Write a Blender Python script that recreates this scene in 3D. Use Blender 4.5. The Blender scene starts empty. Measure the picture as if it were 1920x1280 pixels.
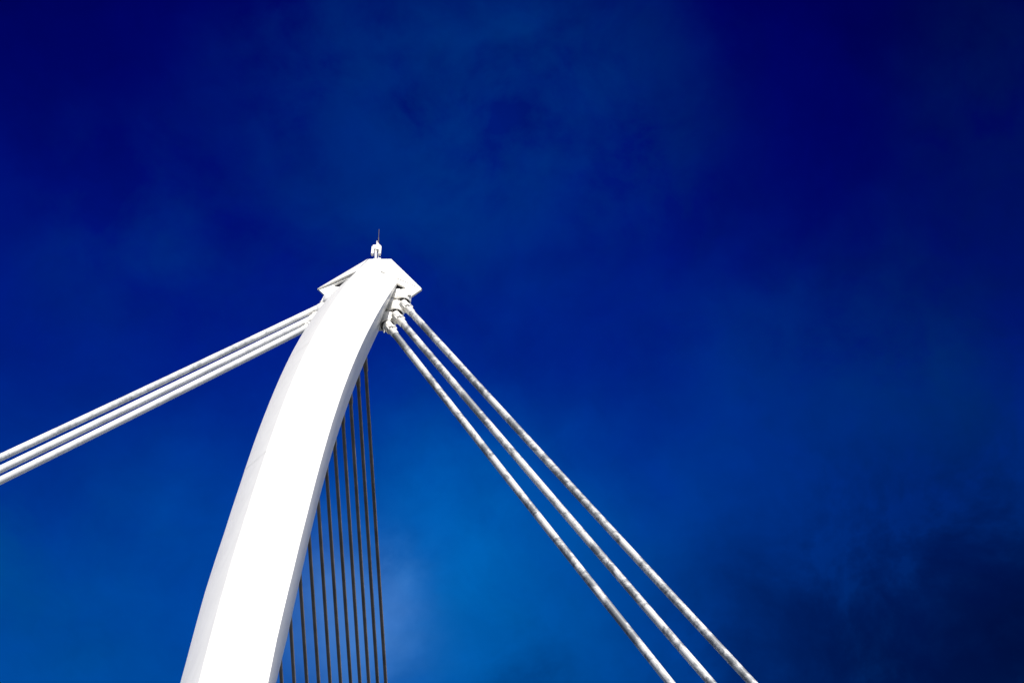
import bpy, bmesh, math
import numpy as np
from math import radians, sin, cos, pi
from mathutils import Vector

# ------------------------------------------------------------------ camera
sc = bpy.context.scene
FOC = 70.0
PITCH = radians(54)
EYE = Vector((0, 0, 1.7))
cam = bpy.data.cameras.new('camera'); cam.lens = FOC; cam.sensor_width = 36
cam.clip_start = 0.1; cam.clip_end = 20000
camo = bpy.data.objects.new('camera', cam); sc.collection.objects.link(camo)
camo.location = EYE; camo.rotation_euler = (radians(90) + PITCH, 0, 0)
sc.camera = camo
RT = Vector((1, 0, 0)); UP = Vector((0, -sin(PITCH), cos(PITCH))); FW = Vector((0, cos(PITCH), sin(PITCH)))
FPX = FOC / 36 * 1920
def ray(x, y): return RT * ((x - 960) / FPX) - UP * ((y - 640) / FPX) + FW
def at(x, y, Y): d = ray(x, y); return EYE + d * (Y / d.y)      # surveyed point: bearing and true distance
def far(x, y, k): return EYE + ray(x, y) * k

# ------------------------------------------------------------------ exposure
sc.view_settings.view_transform = 'Standard'; sc.view_settings.look = 'None'
sc.view_settings.gamma = 1; sc.view_settings.use_curve_mapping = False
EXPO = 0.55
sc.view_settings.exposure = EXPO

# ------------------------------------------------------------------ sun
SUN = Vector((0.16, -0.72, 0.675)).normalized()
s_el = math.asin(SUN.z); s_rot = math.atan2(SUN.x, SUN.y)
sl = bpy.data.lights.new('sun', 'SUN'); sl.energy = 4.6; sl.angle = radians(0.53); sl.color = (1, .965, .91)
so = bpy.data.objects.new('sun', sl); sc.collection.objects.link(so)
so.rotation_euler = SUN.to_track_quat('Z', 'Y').to_euler(); so.location = (10, -60, 60)

# ------------------------------------------------------------------ world
W = bpy.data.worlds.new('World'); sc.world = W; W.use_nodes = True
nt = W.node_tree; nt.nodes.clear(); N = nt.nodes; L = nt.links
def srgb(r, g, b):
    f = lambda c: (c / 255 / 12.92) if c / 255 <= .04045 else ((c / 255 + .055) / 1.055) ** 2.4
    return (f(r), f(g), f(b))
BG = 0.1
KS = 1 / (BG * 2 ** EXPO)
def vmath(op, a, b=None):
    n = N.new('ShaderNodeVectorMath'); n.operation = op
    for i, v in enumerate((a, b)):
        if v is None: continue
        if isinstance(v, (tuple, list, Vector)): n.inputs[i].default_value = tuple(v)
        else: L.new(v, n.inputs[i])
    return n
def fmath(op, a, b=None, clamp=False):
    n = N.new('ShaderNodeMath'); n.operation = op; n.use_clamp = clamp
    for i, v in enumerate((a, b)):
        if v is None: continue
        if isinstance(v, (int, float)): n.inputs[i].default_value = v
        else: L.new(v, n.inputs[i])
    return n.outputs[0]
tc = N.new('ShaderNodeTexCoord')
vdir = vmath('NORMALIZE', tc.outputs['Generated']).outputs[0]
def noise(vec, scale, detail, rough, dist=0.0):
    n = N.new('ShaderNodeTexNoise'); n.inputs['Scale'].default_value = scale; n.inputs['Detail'].default_value = detail
    n.inputs['Roughness'].default_value = rough; n.inputs['Distortion'].default_value = dist
    L.new(vec, n.inputs['Vector']); return n
n1 = noise(vdir, 5.0, 6, .6)
n1b = vmath('SUBTRACT', n1.outputs['Color'], (.5, .5, .5)).outputs[0]
sc1 = N.new('ShaderNodeVectorMath'); sc1.operation = 'SCALE'; L.new(n1b, sc1.inputs[0]); sc1.inputs['Scale'].default_value = .085
warp = vmath('NORMALIZE', vmath('ADD', vdir, sc1.outputs[0]).outputs[0]).outputs[0]
wis = noise(vdir, 17.0, 8, .60, .25).outputs['Fac']           # wisps
wis2 = noise(warp, 34.0, 5, .6, .1).outputs['Fac']
sky = N.new('ShaderNodeTexSky'); sky.sky_type = 'NISHITA'; sky.sun_disc = False
sky.sun_elevation = s_el; sky.sun_rotation = s_rot; sky.air_density = 1.0; sky.dust_density = .6; sky.ozone_density = 3.0
sep = N.new('ShaderNodeSeparateXYZ'); L.new(vdir, sep.inputs[0])
wsep = N.new('ShaderNodeSeparateXYZ'); L.new(warp, wsep.inputs[0])
def mix(fac, a, b, mode='MIX'):
    n = N.new('ShaderNodeMix'); n.data_type = 'RGBA'; n.blend_type = mode
    if isinstance(fac, (int, float)): n.inputs[0].default_value = fac
    else: L.new(fac, n.inputs[0])
    for i, v in ((6, a), (7, b)):
        if isinstance(v, (tuple, list)): n.inputs[i].default_value = (*v[:3], 1)
        else: L.new(v, n.inputs[i])
    return n.outputs[2]
# deep polarised blue overhead, opening to the plain sky towards the horizon
ramp = N.new('ShaderNodeValToRGB'); L.new(wsep.outputs[2], ramp.inputs[0])
cr = ramp.color_ramp; cr.interpolation = 'B_SPLINE'
stops = [(.0, (120, 150, 190)), (.45, (70, 112, 180)), (.62, (0, 90, 176)), (.70, (0, 68, 157)), (.745, (0, 50, 149)), (.78, (0, 34, 140)), (.82, (0, 17, 126)), (.86, (0, 7, 112)), (.90, (0, 1, 97)), (.95, (0, 0, 88))]
while len(cr.elements) < len(stops): cr.elements.new(.5)
for e, (p, c) in zip(cr.elements, stops): e.position = p; e.color = (*srgb(*c), 1)
deep = mix(1.0, ramp.outputs[0], (KS, KS, KS), 'MULTIPLY')
lowf = N.new('ShaderNodeMapRange'); lowf.interpolation_type = 'SMOOTHSTEP'; L.new(sep.outputs[2], lowf.inputs[0])
lowf.inputs[1].default_value = .35; lowf.inputs[2].default_value = .62; lowf.inputs[3].default_value = .86
col = mix(lowf.outputs[0], sky.outputs[0], deep)
# cloud veils: bearing px, spread (radians), colour, opacity, how wispy
VEILS = [
 (980, 150, .050, (0, 48, 120), .8, .85), (690, 110, .035, (0, 46, 120), .8, .9), (1240, 190, .030, (0, 46, 118), .8, .95),
 (820, 340, .045, (0, 54, 130), .85, .8), (620, 330, .03, (0, 44, 128), .8, .9), (1230, 340, .033, (0, 46, 120), .8, .85), (230, 450, .035, (0, 50, 132), .85, .95),
 (1020, 470, .04, (0, 40, 130), .6, .7), (560, 200, .03, (0, 36, 118), .7, 1.0),
 (1640, 180, .055, (0, 0, 92), .85, .1), (1480, 40, .05, (0, 0, 88), .75, .1), (1850, 20, .06, (0, 0, 66), .85, .0),
 (40, 40, .07, (0, 2, 84), .75, .1), (1860, 230, .035, (0, 30, 86), .8, .85), (1900, 480, .04, (0, 18, 84), .7, .6), (1540, 480, .055, (0, 2, 100), .8, .2), (1460, 200, .03, (0, 6, 104), .6, .2),
 (1200, 720, .05, (0, 24, 128), .6, .2), (100, 640, .05, (0, 14, 118), .5, .3), (1780, 560, .05, (0, 12, 88), .6, .5),
 (1640, 780, .045, (0, 50, 112), .9, .85), (1830, 850, .035, (0, 40, 104), .8, .85), (1450, 940, .045, (0, 56, 146), .7, .5), (1460, 720, .04, (0, 38, 122), .7, .8),
 (1250, 1000, .05, (0, 54, 146), .8, .3), (1420, 1180, .045, (0, 44, 118), .8, .7), (1600, 930, .035, (0, 34, 110), .6, .8),
 (860, 1120, .05, (0, 110, 190), .95, .35), (800, 960, .03, (0, 92, 180), .6, .5), (735, 1050, .010, (60, 126, 202), .7, .9),
 (640, 1130, .020, (82, 134, 208), .85, .5), (640, 1240, .020, (74, 130, 204), .75, .5), (970, 1270, .025, (0, 44, 108), .85, .9), (1090, 1130, .03, (0, 76, 156), .6, .5),
 (300, 960, .03, (0, 72, 160), .7, .4), (60, 900, .045, (0, 40, 132), .7, .3), (140, 1180, .045, (0, 74, 152), .8, .6), (10, 1060, .022, (0, 74, 140), .8, .9),
 (1840, 1120, .05, (0, 14, 64), .95, .6), (1640, 1230, .045, (0, 16, 70), .95, .7), (1500, 1280, .04, (0, 22, 80), .95, .75), (1390, 1270, .025, (0, 34, 100), .7, .8), (1890, 1230, .05, (0, 10, 54), .9, .3), (1700, 1080, .03, (0, 22, 84), .8, .8), (1790, 1000, .025, (0, 20, 80), .7, .9),
]
for x, y, s, c, o, w in VEILS:
    d0 = ray(x, y).normalized()
    dp = vmath('DOT_PRODUCT', warp, d0).outputs['Value']
    g = fmath('EXPONENT', fmath('DIVIDE', fmath('SUBTRACT', dp, 1.0), s * s))
    mr = N.new('ShaderNodeMapRange'); L.new(wis, mr.inputs[0])
    mr.inputs[1].default_value = .36; mr.inputs[2].default_value = .66; mr.inputs[3].default_value = 1 - w; mr.inputs[4].default_value = 1.0
    f = fmath('MULTIPLY', fmath('MULTIPLY', g, mr.outputs[0]), o, True)
    col = mix(f, col, tuple(v * KS for v in srgb(*c)))
# unseen white cloud bank low at right, added to brighten the pylon's shaded side
dpc = vmath('DOT_PRODUCT', warp, Vector((.80, .55, .22)).normalized()).outputs['Value']
gc = fmath('EXPONENT', fmath('DIVIDE', fmath('SUBTRACT', dpc, 1.0), .13))
gz = N.new('ShaderNodeMapRange'); gz.interpolation_type = 'SMOOTHSTEP'; L.new(wsep.outputs[2], gz.inputs[0])
gz.inputs[1].default_value = .36; gz.inputs[2].default_value = .54; gz.inputs[3].default_value = 1.0; gz.inputs[4].default_value = 0.0
col = mix(fmath('MULTIPLY', fmath('MULTIPLY', gc, gz.outputs[0]), .95, True), col, (2.0 * KS, 2.0 * KS, 2.0 * KS))
gr = N.new('ShaderNodeMapRange'); L.new(wis2, gr.inputs[0])
gr.inputs[1].default_value = .3; gr.inputs[2].default_value = .7; gr.inputs[3].default_value = .93; gr.inputs[4].default_value = 1.08
cmb = N.new('ShaderNodeCombineXYZ')
for i in range(3): L.new(gr.outputs[0], cmb.inputs[i])
col = mix(1.0, col, cmb.outputs[0], 'MULTIPLY')
bg = N.new('ShaderNodeBackground'); bg.inputs[1].default_value = BG; L.new(col, bg.inputs[0])
wo = N.new('ShaderNodeOutputWorld'); L.new(bg.outputs[0], wo.inputs[0])

# ------------------------------------------------------------------ materials
def mat(name, base, rough=.5, metal=0.0, vary=None, scale=3.0, stretch=(1, 1, 1), lo=.35, hi=.65, bump=0.0, bscale=20, coord='Object', spec=.5, detail=6, rg=.6):
    m = bpy.data.materials.new(name); m.use_nodes = True; t = m.node_tree; b = t.nodes['Principled BSDF']
    b.inputs['Base Color'].default_value = (*base, 1); b.inputs['Roughness'].default_value = rough; b.inputs['Metallic'].default_value = metal
    b.inputs['Specular IOR Level'].default_value = spec
    co = t.nodes.new('ShaderNodeTexCoord'); mp = t.nodes.new('ShaderNodeMapping'); mp.inputs['Scale'].default_value = stretch
    t.links.new(co.outputs[coord], mp.inputs[0])
    if vary:
        n = t.nodes.new('ShaderNodeTexNoise'); n.inputs['Scale'].default_value = scale; n.inputs['Detail'].default_value = detail; n.inputs['Roughness'].default_value = rg
        t.links.new(mp.outputs[0], n.inputs['Vector'])
        r = t.nodes.new('ShaderNodeMapRange'); r.inputs[1].default_value = lo; r.inputs[2].default_value = hi
        t.links.new(n.outputs['Fac'], r.inputs[0])
        x = t.nodes.new('ShaderNodeMix'); x.data_type = 'RGBA'; t.links.new(r.outputs[0], x.inputs[0])
        x.inputs[6].default_value = (*vary, 1); x.inputs[7].default_value = (*base, 1)
        t.links.new(x.outputs[2], b.inputs['Base Color'])
    if bump:
        n = t.nodes.new('ShaderNodeTexNoise'); n.inputs['Scale'].default_value = bscale; n.inputs['Detail'].default_value = 4
        t.links.new(mp.outputs[0], n.inputs['Vector'])
        u = t.nodes.new('ShaderNodeBump'); u.inputs['Strength'].default_value = bump; u.inputs['Distance'].default_value = .02
        t.links.new(n.outputs['Fac'], u.inputs['Height']); t.links.new(u.outputs[0], b.inputs['Normal'])
    return m
M_WHITE = mat('white_steel_paint', (.84, .82, .755), .38, 0, (.79, .77, .71), 1.2, (5, 5, .5), .3, .6, .06, 3)
M_CAST = mat('white_cast_steel', (.88, .855, .79), .5, 0, (.84, .80, .73), 9, (1, 1, 1), .3, .55, .15, 25)
M_SHEATH = mat('weathered_cable_sheath', (.66, .65, .62), .55, 0, (.27, .28, .29), 1.0, (1, 1, 1), .34, .60, .2, 30, 'Generated')
M_STAY = mat('dark_stay_sheath', (.27, .23, .20), .45, 0, (.15, .13, .11), 2.0, (1, 1, 1), .35, .65)
M_DARK = mat('dark_steel_and_shade', (.03, .03, .03), .6)  # clips; also shade put into colour under the drums and in cap openings
M_ANT = mat('antenna_grey', (.07, .06, .06), .4, .3)
M_RED = mat('antenna_red_band', (.35, .08, .05), .5)
M_BOLT = mat('galvanised_bolt', (.45, .43, .40), .4, .8)
M_GROUND = mat('dark_river_water', (.018, .024, .026), .45, 0, None, spec=.25, bump=.4, bscale=.6)
M_DECK = mat('asphalt_deck', (.04, .04, .04), .85, 0, (.03, .03, .03), 4, bump=.3, bscale=60)
M_QUAY = mat('granite_paving', (.22, .21, .20), .8, 0, (.16, .16, .155), 2, bump=.3, bscale=30)

def sheath_mat(name, seed, clean, dirt, lo):
    """mottled weathered pipe: blotches that run round the pipe, sized in metres"""
    m = bpy.data.materials.new(name); m.use_nodes = True; t = m.node_tree; b = t.nodes['Principled BSDF']
    b.inputs['Roughness'].default_value = .55
    co = t.nodes.new('ShaderNodeTexCoord'); mp = t.nodes.new('ShaderNodeMapping'); mp.inputs['Location'].default_value = (seed, seed * 2.3, 0)
    t.links.new(co.outputs['Object'], mp.inputs[0])
    a = t.nodes.new('ShaderNodeTexNoise'); a.inputs['Scale'].default_value = .9; a.inputs['Detail'].default_value = 3; a.inputs['Roughness'].default_value = .55
    c = t.nodes.new('ShaderNodeTexNoise'); c.inputs['Scale'].default_value = 4.6; c.inputs['Detail'].default_value = 6; c.inputs['Roughness'].default_value = .7; c.inputs['Distortion'].default_value = .8
    t.links.new(mp.outputs[0], a.inputs['Vector']); t.links.new(mp.outputs[0], c.inputs['Vector'])
    s = t.nodes.new('ShaderNodeMath'); s.operation = 'ADD'; t.links.new(a.outputs['Fac'], s.inputs[0]); t.links.new(c.outputs['Fac'], s.inputs[1])
    r = t.nodes.new('ShaderNodeMapRange'); r.inputs[1].default_value = lo + .02; r.inputs[2].default_value = 1.10; t.links.new(s.outputs[0], r.inputs[0])
    x = t.nodes.new('ShaderNodeMix'); x.data_type = 'RGBA'; t.links.new(r.outputs[0], x.inputs[0])
    x.inputs[6].default_value = (*dirt, 1); x.inputs[7].default_value = (*clean, 1)
    t.links.new(x.outputs[2], b.inputs['Base Color'])
    return m

# ------------------------------------------------------------------ mesh helpers
class MB:
    def __init__(s): s.v = []; s.f = []
    def loft(s, rings, cap=True):
        n = len(rings[0]); o = len(s.v)
        for r in rings: s.v += [tuple(p) for p in r]
        for k in range(len(rings) - 1):
            for i in range(n):
                j = (i + 1) % n
                s.f.append((o + k * n + i, o + k * n + j, o + (k + 1) * n + j, o + (k + 1) * n + i))
        if cap:
            s.f.append(tuple(o + i for i in reversed(range(n)))); s.f.append(tuple(o + (len(rings) - 1) * n + i for i in range(n)))
        return s
    def tube(s, pts, rads, n=16):
        pts = [Vector(p) for p in pts]
        if isinstance(rads, (int, float)): rads = [rads] * len(pts)
        d0 = (pts[-1] - pts[0]).normalized(); ref = Vector((0, 1, 0)) if abs(d0.y) < .8 else Vector((1, 0, 0))
        rings = []
        for i, p in enumerate(pts):
            a = pts[max(i - 1, 0)]; b = pts[min(i + 1, len(pts) - 1)]; d = (b - a)
            d = d.normalized() if d.length > 1e-6 else d0
            x = ref.cross(d).normalized(); y = d.cross(x)
            rings.append([p + (x * cos(2 * pi * k / n) + y * sin(2 * pi * k / n)) * rads[i] for k in range(n)])
        return s.loft(rings)
    def box(s, c, h, rot=None):
        c = Vector(c); pts = [Vector((x * h[0], y * h[1], z * h[2])) for z in (-1, 1) for x, y in ((-1, -1), (1, -1), (1, 1), (-1, 1))]
        if rot: pts = [rot @ p for p in pts]
        return s.loft([[c + p for p in pts[:4]], [c + p for p in pts[4:]]])
    def slab(s, poly, off):
        off = Vector(off); poly = [Vector(p) for p in poly]
        return s.loft([poly, [p + off for p in poly]])
    def build(s, name, m, parent=None, bevel=0.0, smooth=30):
        me = bpy.data.meshes.new(name)
        org = Vector((0, 0, 0))
        if s.v:
            a = np.array(s.v); org = Vector(((a[:, 0].min() + a[:, 0].max()) / 2, (a[:, 1].min() + a[:, 1].max()) / 2, a[:, 2].min()))
        me.from_pydata([tuple(Vector(v) - org) for v in s.v], [], s.f); me.update()
        bm = bmesh.new(); bm.from_mesh(me); bmesh.ops.recalc_face_normals(bm, faces=bm.faces)
        if bevel: 
            es = [e for e in bm.edges if len(e.link_faces) == 2 and e.calc_face_angle(0) > radians(25)]
            bmesh.ops.bevel(bm, geom=es, offset=bevel, segments=2, affect='EDGES', profile=.6, clamp_overlap=True)
        bm.to_mesh(me); bm.free()
        for p in me.polygons: p.use_smooth = True
        me.set_sharp_from_angle(angle=radians(smooth))
        me.materials.append(m)
        o = bpy.data.objects.new(name, me); sc.collection.objects.link(o)
        o.location = org
        if parent is not None:
            o.parent = parent; o.location = org - WL[parent.name]
        WL[o.name] = org
        return o
WL = {}
def thing(name, label, cat, loc, group=None):
    o = bpy.data.objects.new(name, None); sc.collection.objects.link(o); o.location = loc; o.empty_display_size = .3
    WL[o.name] = Vector(loc); o['label'] = label; o['category'] = cat
    if group: o['group'] = group
    return o

# ------------------------------------------------------------------ ground (below the frame)
g = MB(); g.box((0, 0, -6.02), (6000, 6000, .02)); o = g.build('water', M_GROUND); o['kind'] = 'structure'
g = MB(); g.box((-4, 10, -.45), (14, 90, .45)); o = g.build('road', M_DECK); o['kind'] = 'structure'

# ------------------------------------------------------------------ pylon shaft
AL = radians(4); AX = Vector((sin(AL), cos(AL), 0))
TIP = Vector((-3.634, 29.5435, 46.0))
CS = (-6.29464552e-05, 1.42924096e-02, -3.95564006e-01, -5.50331920e+00)
def C(z):
    s = ((CS[0] * z + CS[1]) * z + CS[2]) * z + CS[3]
    p = TIP + AX * s; return Vector((p.x, p.y, z))
ZT = [0, 24.0, 26.0, 28.0, 30.0, 32.0, 34.0, 36.0, 38.0, 40.0, 42.0, 43.0, 44.0, 44.8]
U1 = [-0.962, -0.938, -0.957, -0.948, -0.966, -1.004, -1.037, -1.071, -1.1, -1.116, -1.124, -1.129, -1.08, -1.03]
U2 = [-0.529, -0.532, -0.529, -0.522, -0.532, -0.552, -0.572, -0.586, -0.593, -0.597, -0.603, -0.609, -0.619, -0.63]
U3 = [0.536, 0.513, 0.536, 0.544, 0.541, 0.538, 0.544, 0.562, 0.589, 0.621, 0.651, 0.663, 0.673, 0.679]
U4 = [0.34, 0.307, 0.34, 0.331, 0.308, 0.286, 0.269, 0.256, 0.243, 0.227, 0.203, 0.187, 0.168, 0.14800000000000002]
def ring(z):
    c = C(z); f = lambda U: float(np.interp(z, ZT, U))
    v1 = float(np.interp(z, (43, 44.8), (.45, .34)))
    return [c + Vector(q) for q in ((f(U1), v1, 0), (f(U2), 0, 0), (f(U3), 0, 0), (f(U4), 1.5, 0), (-.1, 2.0, 0), (f(U1) + .12, 1.45, 0))]
zs = list(np.arange(0, 44.01, .5)) + [44.4, 44.8]
rings = [ring(z) for z in zs]
# head of the shaft, closing up under the cap
apex = at(669, 508, 29.62); tl = at(691, 486, 29.97); tr = at(732, 486, 29.97)
c = C(45.5)
e3m = at(745.5, 528, 29.5)
rings.append([apex + Vector((-.02, .05, 0)), apex, Vector((e3m.x, e3m.y, e3m.z)), e3m + Vector((-.3, 1.0, .1)), c + Vector((-.1, 1.5, 0)), apex + Vector((.1, 1.2, 0))])
rings.append([tl + Vector((.0, .04, 0)), tl, tr, tr + Vector((-.05, .7, -.02)), (tl + tr) / 2 + Vector((0, .9, -.02)), tl + Vector((.05, .7, -.02))])
pyl = thing('bridge_pylon', 'tall curved white steel pylon leaning right, with a pointed cap where the thick cables meet', 'pylon', C(0) + Vector((0, .7, 0)))
sh = MB().loft(rings).build('shaft', M_WHITE, pyl, bevel=.012, smooth=20)
# thin circumferential welds
for zw in (30.6, 37.4):
    rr = []
    cc = ring(zw)
    for dz in (-.012, .012):
        r0 = ring(zw + dz); m = sum(r0, Vector()) / 6
        rr.append([m + (p - m) * 1.003 for p in r0])
    MB().loft(rr, cap=False).build('weld_seam', M_WHITE, sh)

# ------------------------------------------------------------------ cap
A_ = at(714, 508, 29.63); B_ = at(733, 485, 30.0)
CR = at(791, 541, 29.66); DR = at(768, 557, 29.72); GR = at(759, 538, 29.66); HR = at(744, 530, 29.49)
capr = MB()
capr.slab([A_, B_, CR], (0, .05, 0))
f_ = MB(); 
n_off = Vector((0, .06, 0))
f_.slab([A_ + Vector((0, .02, .012)), CR + Vector((0, .012, .006)), DR, GR, HR], n_off)
A2 = at(669, 508, 29.90); TL = at(690, 485, 30.35); CL = at(595, 541, 29.95); DL = at(609, 553, 30.0)
E5 = at(640, 560, 29.7); HL = at(636, 531, 29.6); GL = at(626, 536, 29.68); GL2 = at(632, 540, 29.68)
capl = MB(); capl.slab([TL, A2, CL], (0, .05, 0))
fl = MB(); fl.slab([at(673, 506, 29.97), at(596, 540.6, 29.99), at(609, 553, 29.99), at(616, 566, 30.02), at(655, 560, 30.05), at(655, 537.5, 30.04), at(629.5, 537.5, 30.0), at(625, 534.5, 30.0), at(637.5, 528.5, 29.99), at(668, 516, 29.98)], n_off)
cap = MB()
cap.slab([tl + Vector((0, .02, .012)), tr + Vector((0, .02, .012)), tr + Vector((0, .75, .0)), tl + Vector((0, .75, .0))], (0, 0, .03))
capo = cap.build('cap', M_WHITE, pyl)
capr.build('roof_plate', M_WHITE, capo); capl.build('roof_plate', M_WHITE, capo)
f_.build('fascia_plate', M_CAST, capo); fl.build('fascia_plate', M_CAST, capo)
# rear roof slopes and rear plates close the cap so that it has its depth
for tipc, topc in ((CR, tr), (CL, tl)):
    t2 = topc + Vector((0, 1.0, -.05)); bk = MB()
    bk.slab([topc + Vector((0, .75, -.1)), topc.lerp(tipc, .62) + Vector((0, .5, 0)), t2], (0, .03, -.04))
    bk.build('rear_roof_plate', M_WHITE, capo)
inn = MB(); inn.slab([at(741, 520, 30.05), at(766, 530, 30.05), at(764, 552, 30.05), at(741, 556, 30.05)], (0, .4, 0)); inn.build('opening_shade_plate', M_DARK, capo)  # dark backing: shade inside the cap opening is put into its colour
inn = MB(); inn.slab([at(660, 518, 30.3), at(640, 522, 30.3), at(618, 534, 30.3), at(624, 552, 30.3), at(655, 550, 30.3)], (0, .3, 0)); inn.build('opening_shade_plate', M_DARK, capo)  # left slot likewise: its inner shade is painted as a dark plate

# ------------------------------------------------------------------ anchorages
def drum(cx, cy, Y, r, h, parent, zdown=0.0):
    b = at(cx, cy, Y); m = MB()
    prof = [(0, .03, r * .80), (0, .0, r * .86), (0, .03, r * .97), (0, .09, r), (0, h - .05, r), (0, h, r * .92)]
    m.tube([b + Vector((0, 0, z)) for _, z, _ in prof[1:]], [q for *_, q in prof[1:]], 28)
    o = m.build('anchor_drum', M_CAST, parent, smooth=40)
    MB().tube([b + Vector((0, 0, -.006)), b + Vector((0, 0, .05))], r * .90, 28).build('underside_shade', M_DARK, o)  # near-black disc: the shade under the drum is painted into its colour
    return o, b
anco = MB().slab([at(741, 545, 29.75), at(764, 556, 29.75), at(752, 578, 29.75), at(738, 590, 29.75), at(724, 600, 29.75), at(708, 600, 29.75), at(716, 575, 29.75)], (0, .35, 0)).build('anchor_housing', M_CAST, pyl, bevel=.02)
# stepped gusset plates tying the drums to the shaft (right side)
Yg = 29.46
for poly in ([(737, 541), (750, 541), (754, 560), (737, 557)], [(724, 561), (738, 559), (742, 580), (724, 577)], [(713, 581), (722, 580), (726, 600), (712, 600)]):
    MB().slab([at(x, y, Yg) for x, y in poly], (0, .3, 0)).build('gusset', M_CAST, anco, bevel=.008); Yg -= .02
DR_R = [(755.5, 569, 29.58), (742, 590, 29.52), (727, 612, 29.46)]
for x, y, Y in DR_R:
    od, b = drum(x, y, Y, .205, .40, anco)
    for k in range(3):
        a = 2 * pi * k / 8 + 3.4
        MB().tube([b + Vector((cos(a) * .16, sin(a) * .16, .012)), b + Vector((cos(a) * .16, sin(a) * .16, -.022))], .016, 6).build('bolt', M_BOLT, od)
pin = MB(); p0 = at(720.5, 611, 29.24); pin.tube([p0, p0 + Vector((.0, 0, -.18)), p0 + Vector((.01, 0, -.30))], [.032, .028, .012], 10)
pin.build('hanging_pin', M_CAST, anco)
for x, y in ((768, 553), (756, 575), (742, 597)):
    MB().box(at(x, y, 29.45), (.03, .05, .06)).build('lug', M_CAST, anco)
for x, y in ((765, 554.5), (752.5, 573), (739, 592.5)):
    MB().box(at(x, y, 29.2), (.012, .01, .03)).build('clip', M_DARK, anco)
# left side: same housing, mostly hidden behind the shaft
anclo = MB().slab([at(610, 548, 30.0), at(650, 548, 30.0), at(640, 620, 30.0), at(578, 610, 30.0)], (0, .3, 0)).build('anchor_housing', M_CAST, pyl, bevel=.02)
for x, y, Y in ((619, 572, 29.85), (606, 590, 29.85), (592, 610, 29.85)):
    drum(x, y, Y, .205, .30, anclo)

# ------------------------------------------------------------------ back stays
def cable_path(p0, p1, q):
    """hangs through p0 and p1 and carries on down to the deck"""
    D = p1 - p0; pts = []; t = 0.0
    while True:
        p = p0 + D * t + Vector((0, 0, q * t * (t - 1)))
        if p.z < .5 or len(pts) > 400: break
        pts.append(p); t += .04
    return pts
def backstay(p0, p1, q, r, label, group, seed, right, clean, dirt):
    pts = cable_path(p0, p1, q)
    e = pts[-1]
    t = thing('stay_cable', label, 'cable', e, group)
    m = MB().tube(pts, r, 20); m.build('sheath', sheath_mat('weathered_sheath', seed, clean, dirt, .88 if right else .82), t, smooth=60)
    d = (p1 - p0).normalized()
    s = MB(); 
    s.tube([p0 - d * .22, p0 - d * .05, p0 + d * .0, p0 + d * .26, p0 + d * .29], [r * 1.3, r * 1.3, r * 1.2, r * 1.12, r * 1.01], 20)
    so_ = s.build('socket', M_CAST, t, smooth=50)
    c = MB(); c.tube([p0 - d * .03, p0 - d * .02, p0 + d * .04, p0 + d * .05], [r * 1.2, r * 1.5, r * 1.5, r * 1.2], 20); c.build('collar', M_CAST, so_)
    x = d.cross(Vector((0, 1, 0))).normalized(); y = d.cross(x)
    for k in range(6):
        a = 2 * pi * k / 6 + .3; o_ = (x * cos(a) + y * sin(a)) * r * 1.4
        MB().tube([p0 + o_ - d * .06, p0 + o_ + d * .10], .018, 6).build('bolt', M_CAST, so_)
    return t
GR_ = 'backstay cables in two groups of three'
Yc = 29.22
RB = [((763, 577), (1411, 1280), 'right backstay, the outermost and highest of the three mottled grey cables on the right', .14),
      ((748, 598), (1334, 1280), 'right backstay, the middle one of the three mottled grey cables on the right', .12),
      ((733, 617), (1257, 1280), 'right backstay, the innermost of the three mottled grey cables, nearest the pylon', .10)]
for i, (a, b, lab, q) in enumerate(RB):
    backstay(at(*a, Yc), far(*b, 40), q, .088, lab, GR_, 3.1 * i + 1, True, (.66, .65, .63), (.17, .18, .19))
LB = [((589, 580.5), (0, 858), 'left backstay, the uppermost of the three pale cables, with the greyest weathering', .09, (.42, .43, .43)),
      ((574, 602), (0, 880), 'left backstay, the middle of the three pale cables running to the left edge', .09, (.62, .62, .61)),
      ((560, 622), (0, 901), 'left backstay, the lowest of the three pale cables running to the left edge', .09, (.64, .64, .63))]
for i, (a, b, lab, q, dirt) in enumerate(LB):
    pa = at(*a, 29.85 - .15 * i); pb = far(*b, 42.4 - .7 * i)
    backstay(pa - (pb - pa).normalized() * .5, pb, q, .081, lab, GR_, 17.7 * i + 5, False, (.82, .81, .78), dirt)

# ------------------------------------------------------------------ fore stays (behind the shaft, in the plane of the bridge)
NRM = Vector((cos(AL), -sin(AL), 0)); K0 = (TIP + Vector((-.1, 0, 0))).dot(NRM)
def plane(x, y): d = ray(x, y); return EYE + d * ((K0 - EYE.dot(NRM)) / d.dot(NRM))
FS = [((684.6, 675), (723.4, 1280)), ((671, 707.5), (708, 1280)), ((657, 745.5), (691.5, 1280)), ((642.8, 786), (675, 1280)), ((627.7, 837), (657.6, 1280)),
      ((612.6, 889), (638.8, 1280)), ((597, 945), (619.1, 1280)), ((580, 1013), (597.6, 1280)), ((563, 1087.5), (575.4, 1280)), ((545, 1168), (551.6, 1280)), ((526.6, 1254), (527.9, 1280))]
ORD = ['topmost forestay, the rightmost of the thin dark parallel cables behind the pylon', 'second', 'third', 'fourth', 'fifth', 'sixth', 'seventh', 'eighth', 'ninth', 'tenth',
       'lowest visible forestay, a short piece at the bottom edge against the pylon']
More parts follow.
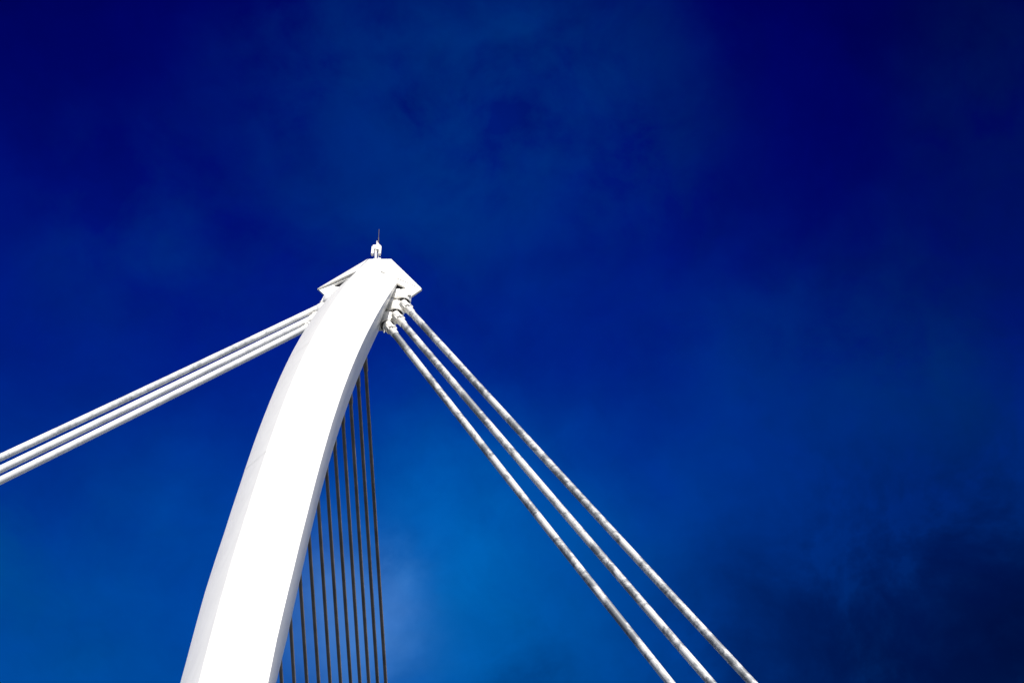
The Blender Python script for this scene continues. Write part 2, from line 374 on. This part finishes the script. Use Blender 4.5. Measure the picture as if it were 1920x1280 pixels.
for i, (p, q) in enumerate(FS):
    a, b = plane(*p), plane(*q)
    if i == 10:
        b = a + (plane(*FS[9][1]) - plane(*FS[9][0])) * 1.0; 
    D = (b - a); dn = D.normalized()
    # start at the ridge
    t0 = 0
    st = a.copy()
    for _ in range(200):
        if st.y - C(st.z).y < 1.92: break
        st -= dn * .02
    end = st + dn * ((st.z - .3) / -dn.z)
    r = .046 - .0013 * i
    lab = ORD[i] if i in (0, 10) else '%s from the right among the thin dark parallel cables behind the pylon' % ORD[i]
    t = thing('forestay_cable', lab, 'cable', end, 'thin forestay cables behind the pylon')
    n = 14; pts = [st + (end - st) * (k / n) + Vector((0, 0, -.5 * (k / n) * (1 - k / n) * .0)) for k in range(n + 1)]
    MB().tube(pts, r, 12).build('sheath', M_STAY, t, smooth=60)
    MB().tube([st - dn * .1, st + dn * .25, st + dn * .3], [r * 1.3, r * 1.3, r], 12).build('socket', M_STAY, t, smooth=50)

# ------------------------------------------------------------------ warning light and aerial on the cap
YB = 30.12
def w(x, y, dy=0.0): return at(x, y, YB + dy)
base = w(706, 488.5)
lt = thing('warning_light', 'small white boxy light with a thin dark aerial, standing on top of the pylon', 'light', base)
px = .0146
m = MB(); m.tube([base + Vector((-.025, 0, -.05)), w(704.3, 470)], .030, 12); m.tube([base + Vector((.05, .05, -.05)), w(709.2, 472, .05)], .018, 10)
m.box(w(706, 488.5), (.07, .06, .015)); m.box(w(711.3, 486), (.035, .03, .03)); m.box(w(701, 487.5), (.02, .03, .035))
m.build('post', M_CAST, lt, bevel=.004)
top = w(706, 461.5); bot = w(706, 469.5)
hm = MB(); cz = (top + bot) / 2; hm.box((cz.x, cz.y, cz.z), (.108, .055, (top.z - bot.z) / 2)); 
ho = hm.build('housing', M_WHITE, lt, bevel=.02)
for x, y0, y1 in ((698.6, 464, 477.5), (712.4, 463.5, 477.5)):
    a = w(x, y0); b = w(x, y1); m = MB(); m.box((a + b) / 2, (.032, .045, (a.z - b.z) / 2)); m.build('side_box', M_CAST, lt, bevel=.008)
a = w(708, 461.5); m = MB(); m.tube([a + Vector((0, 0, -.02)), a + Vector((0, 0, .06)), a + Vector((0, 0, .11)), a + Vector((0, 0, .12))], [.055, .052, .035, .0], 16); m.build('lamp_dome', M_CAST, lt)
m = MB(); m.tube([w(706.6, 459), w(706.8, 452)], .014, 8); m.build('stub', M_CAST, lt)
m = MB(); m.tube([w(709, 462), w(709.3, 455)], .016, 8); m.build('aerial_base', M_RED, lt)
m = MB(); m.tube([w(709.3, 455.5), w(709.8, 446)], .017, 8); m.tube([w(709.8, 446.2), w(710.6, 430.5)], .0095, 8); m.build('aerial', M_ANT, lt)
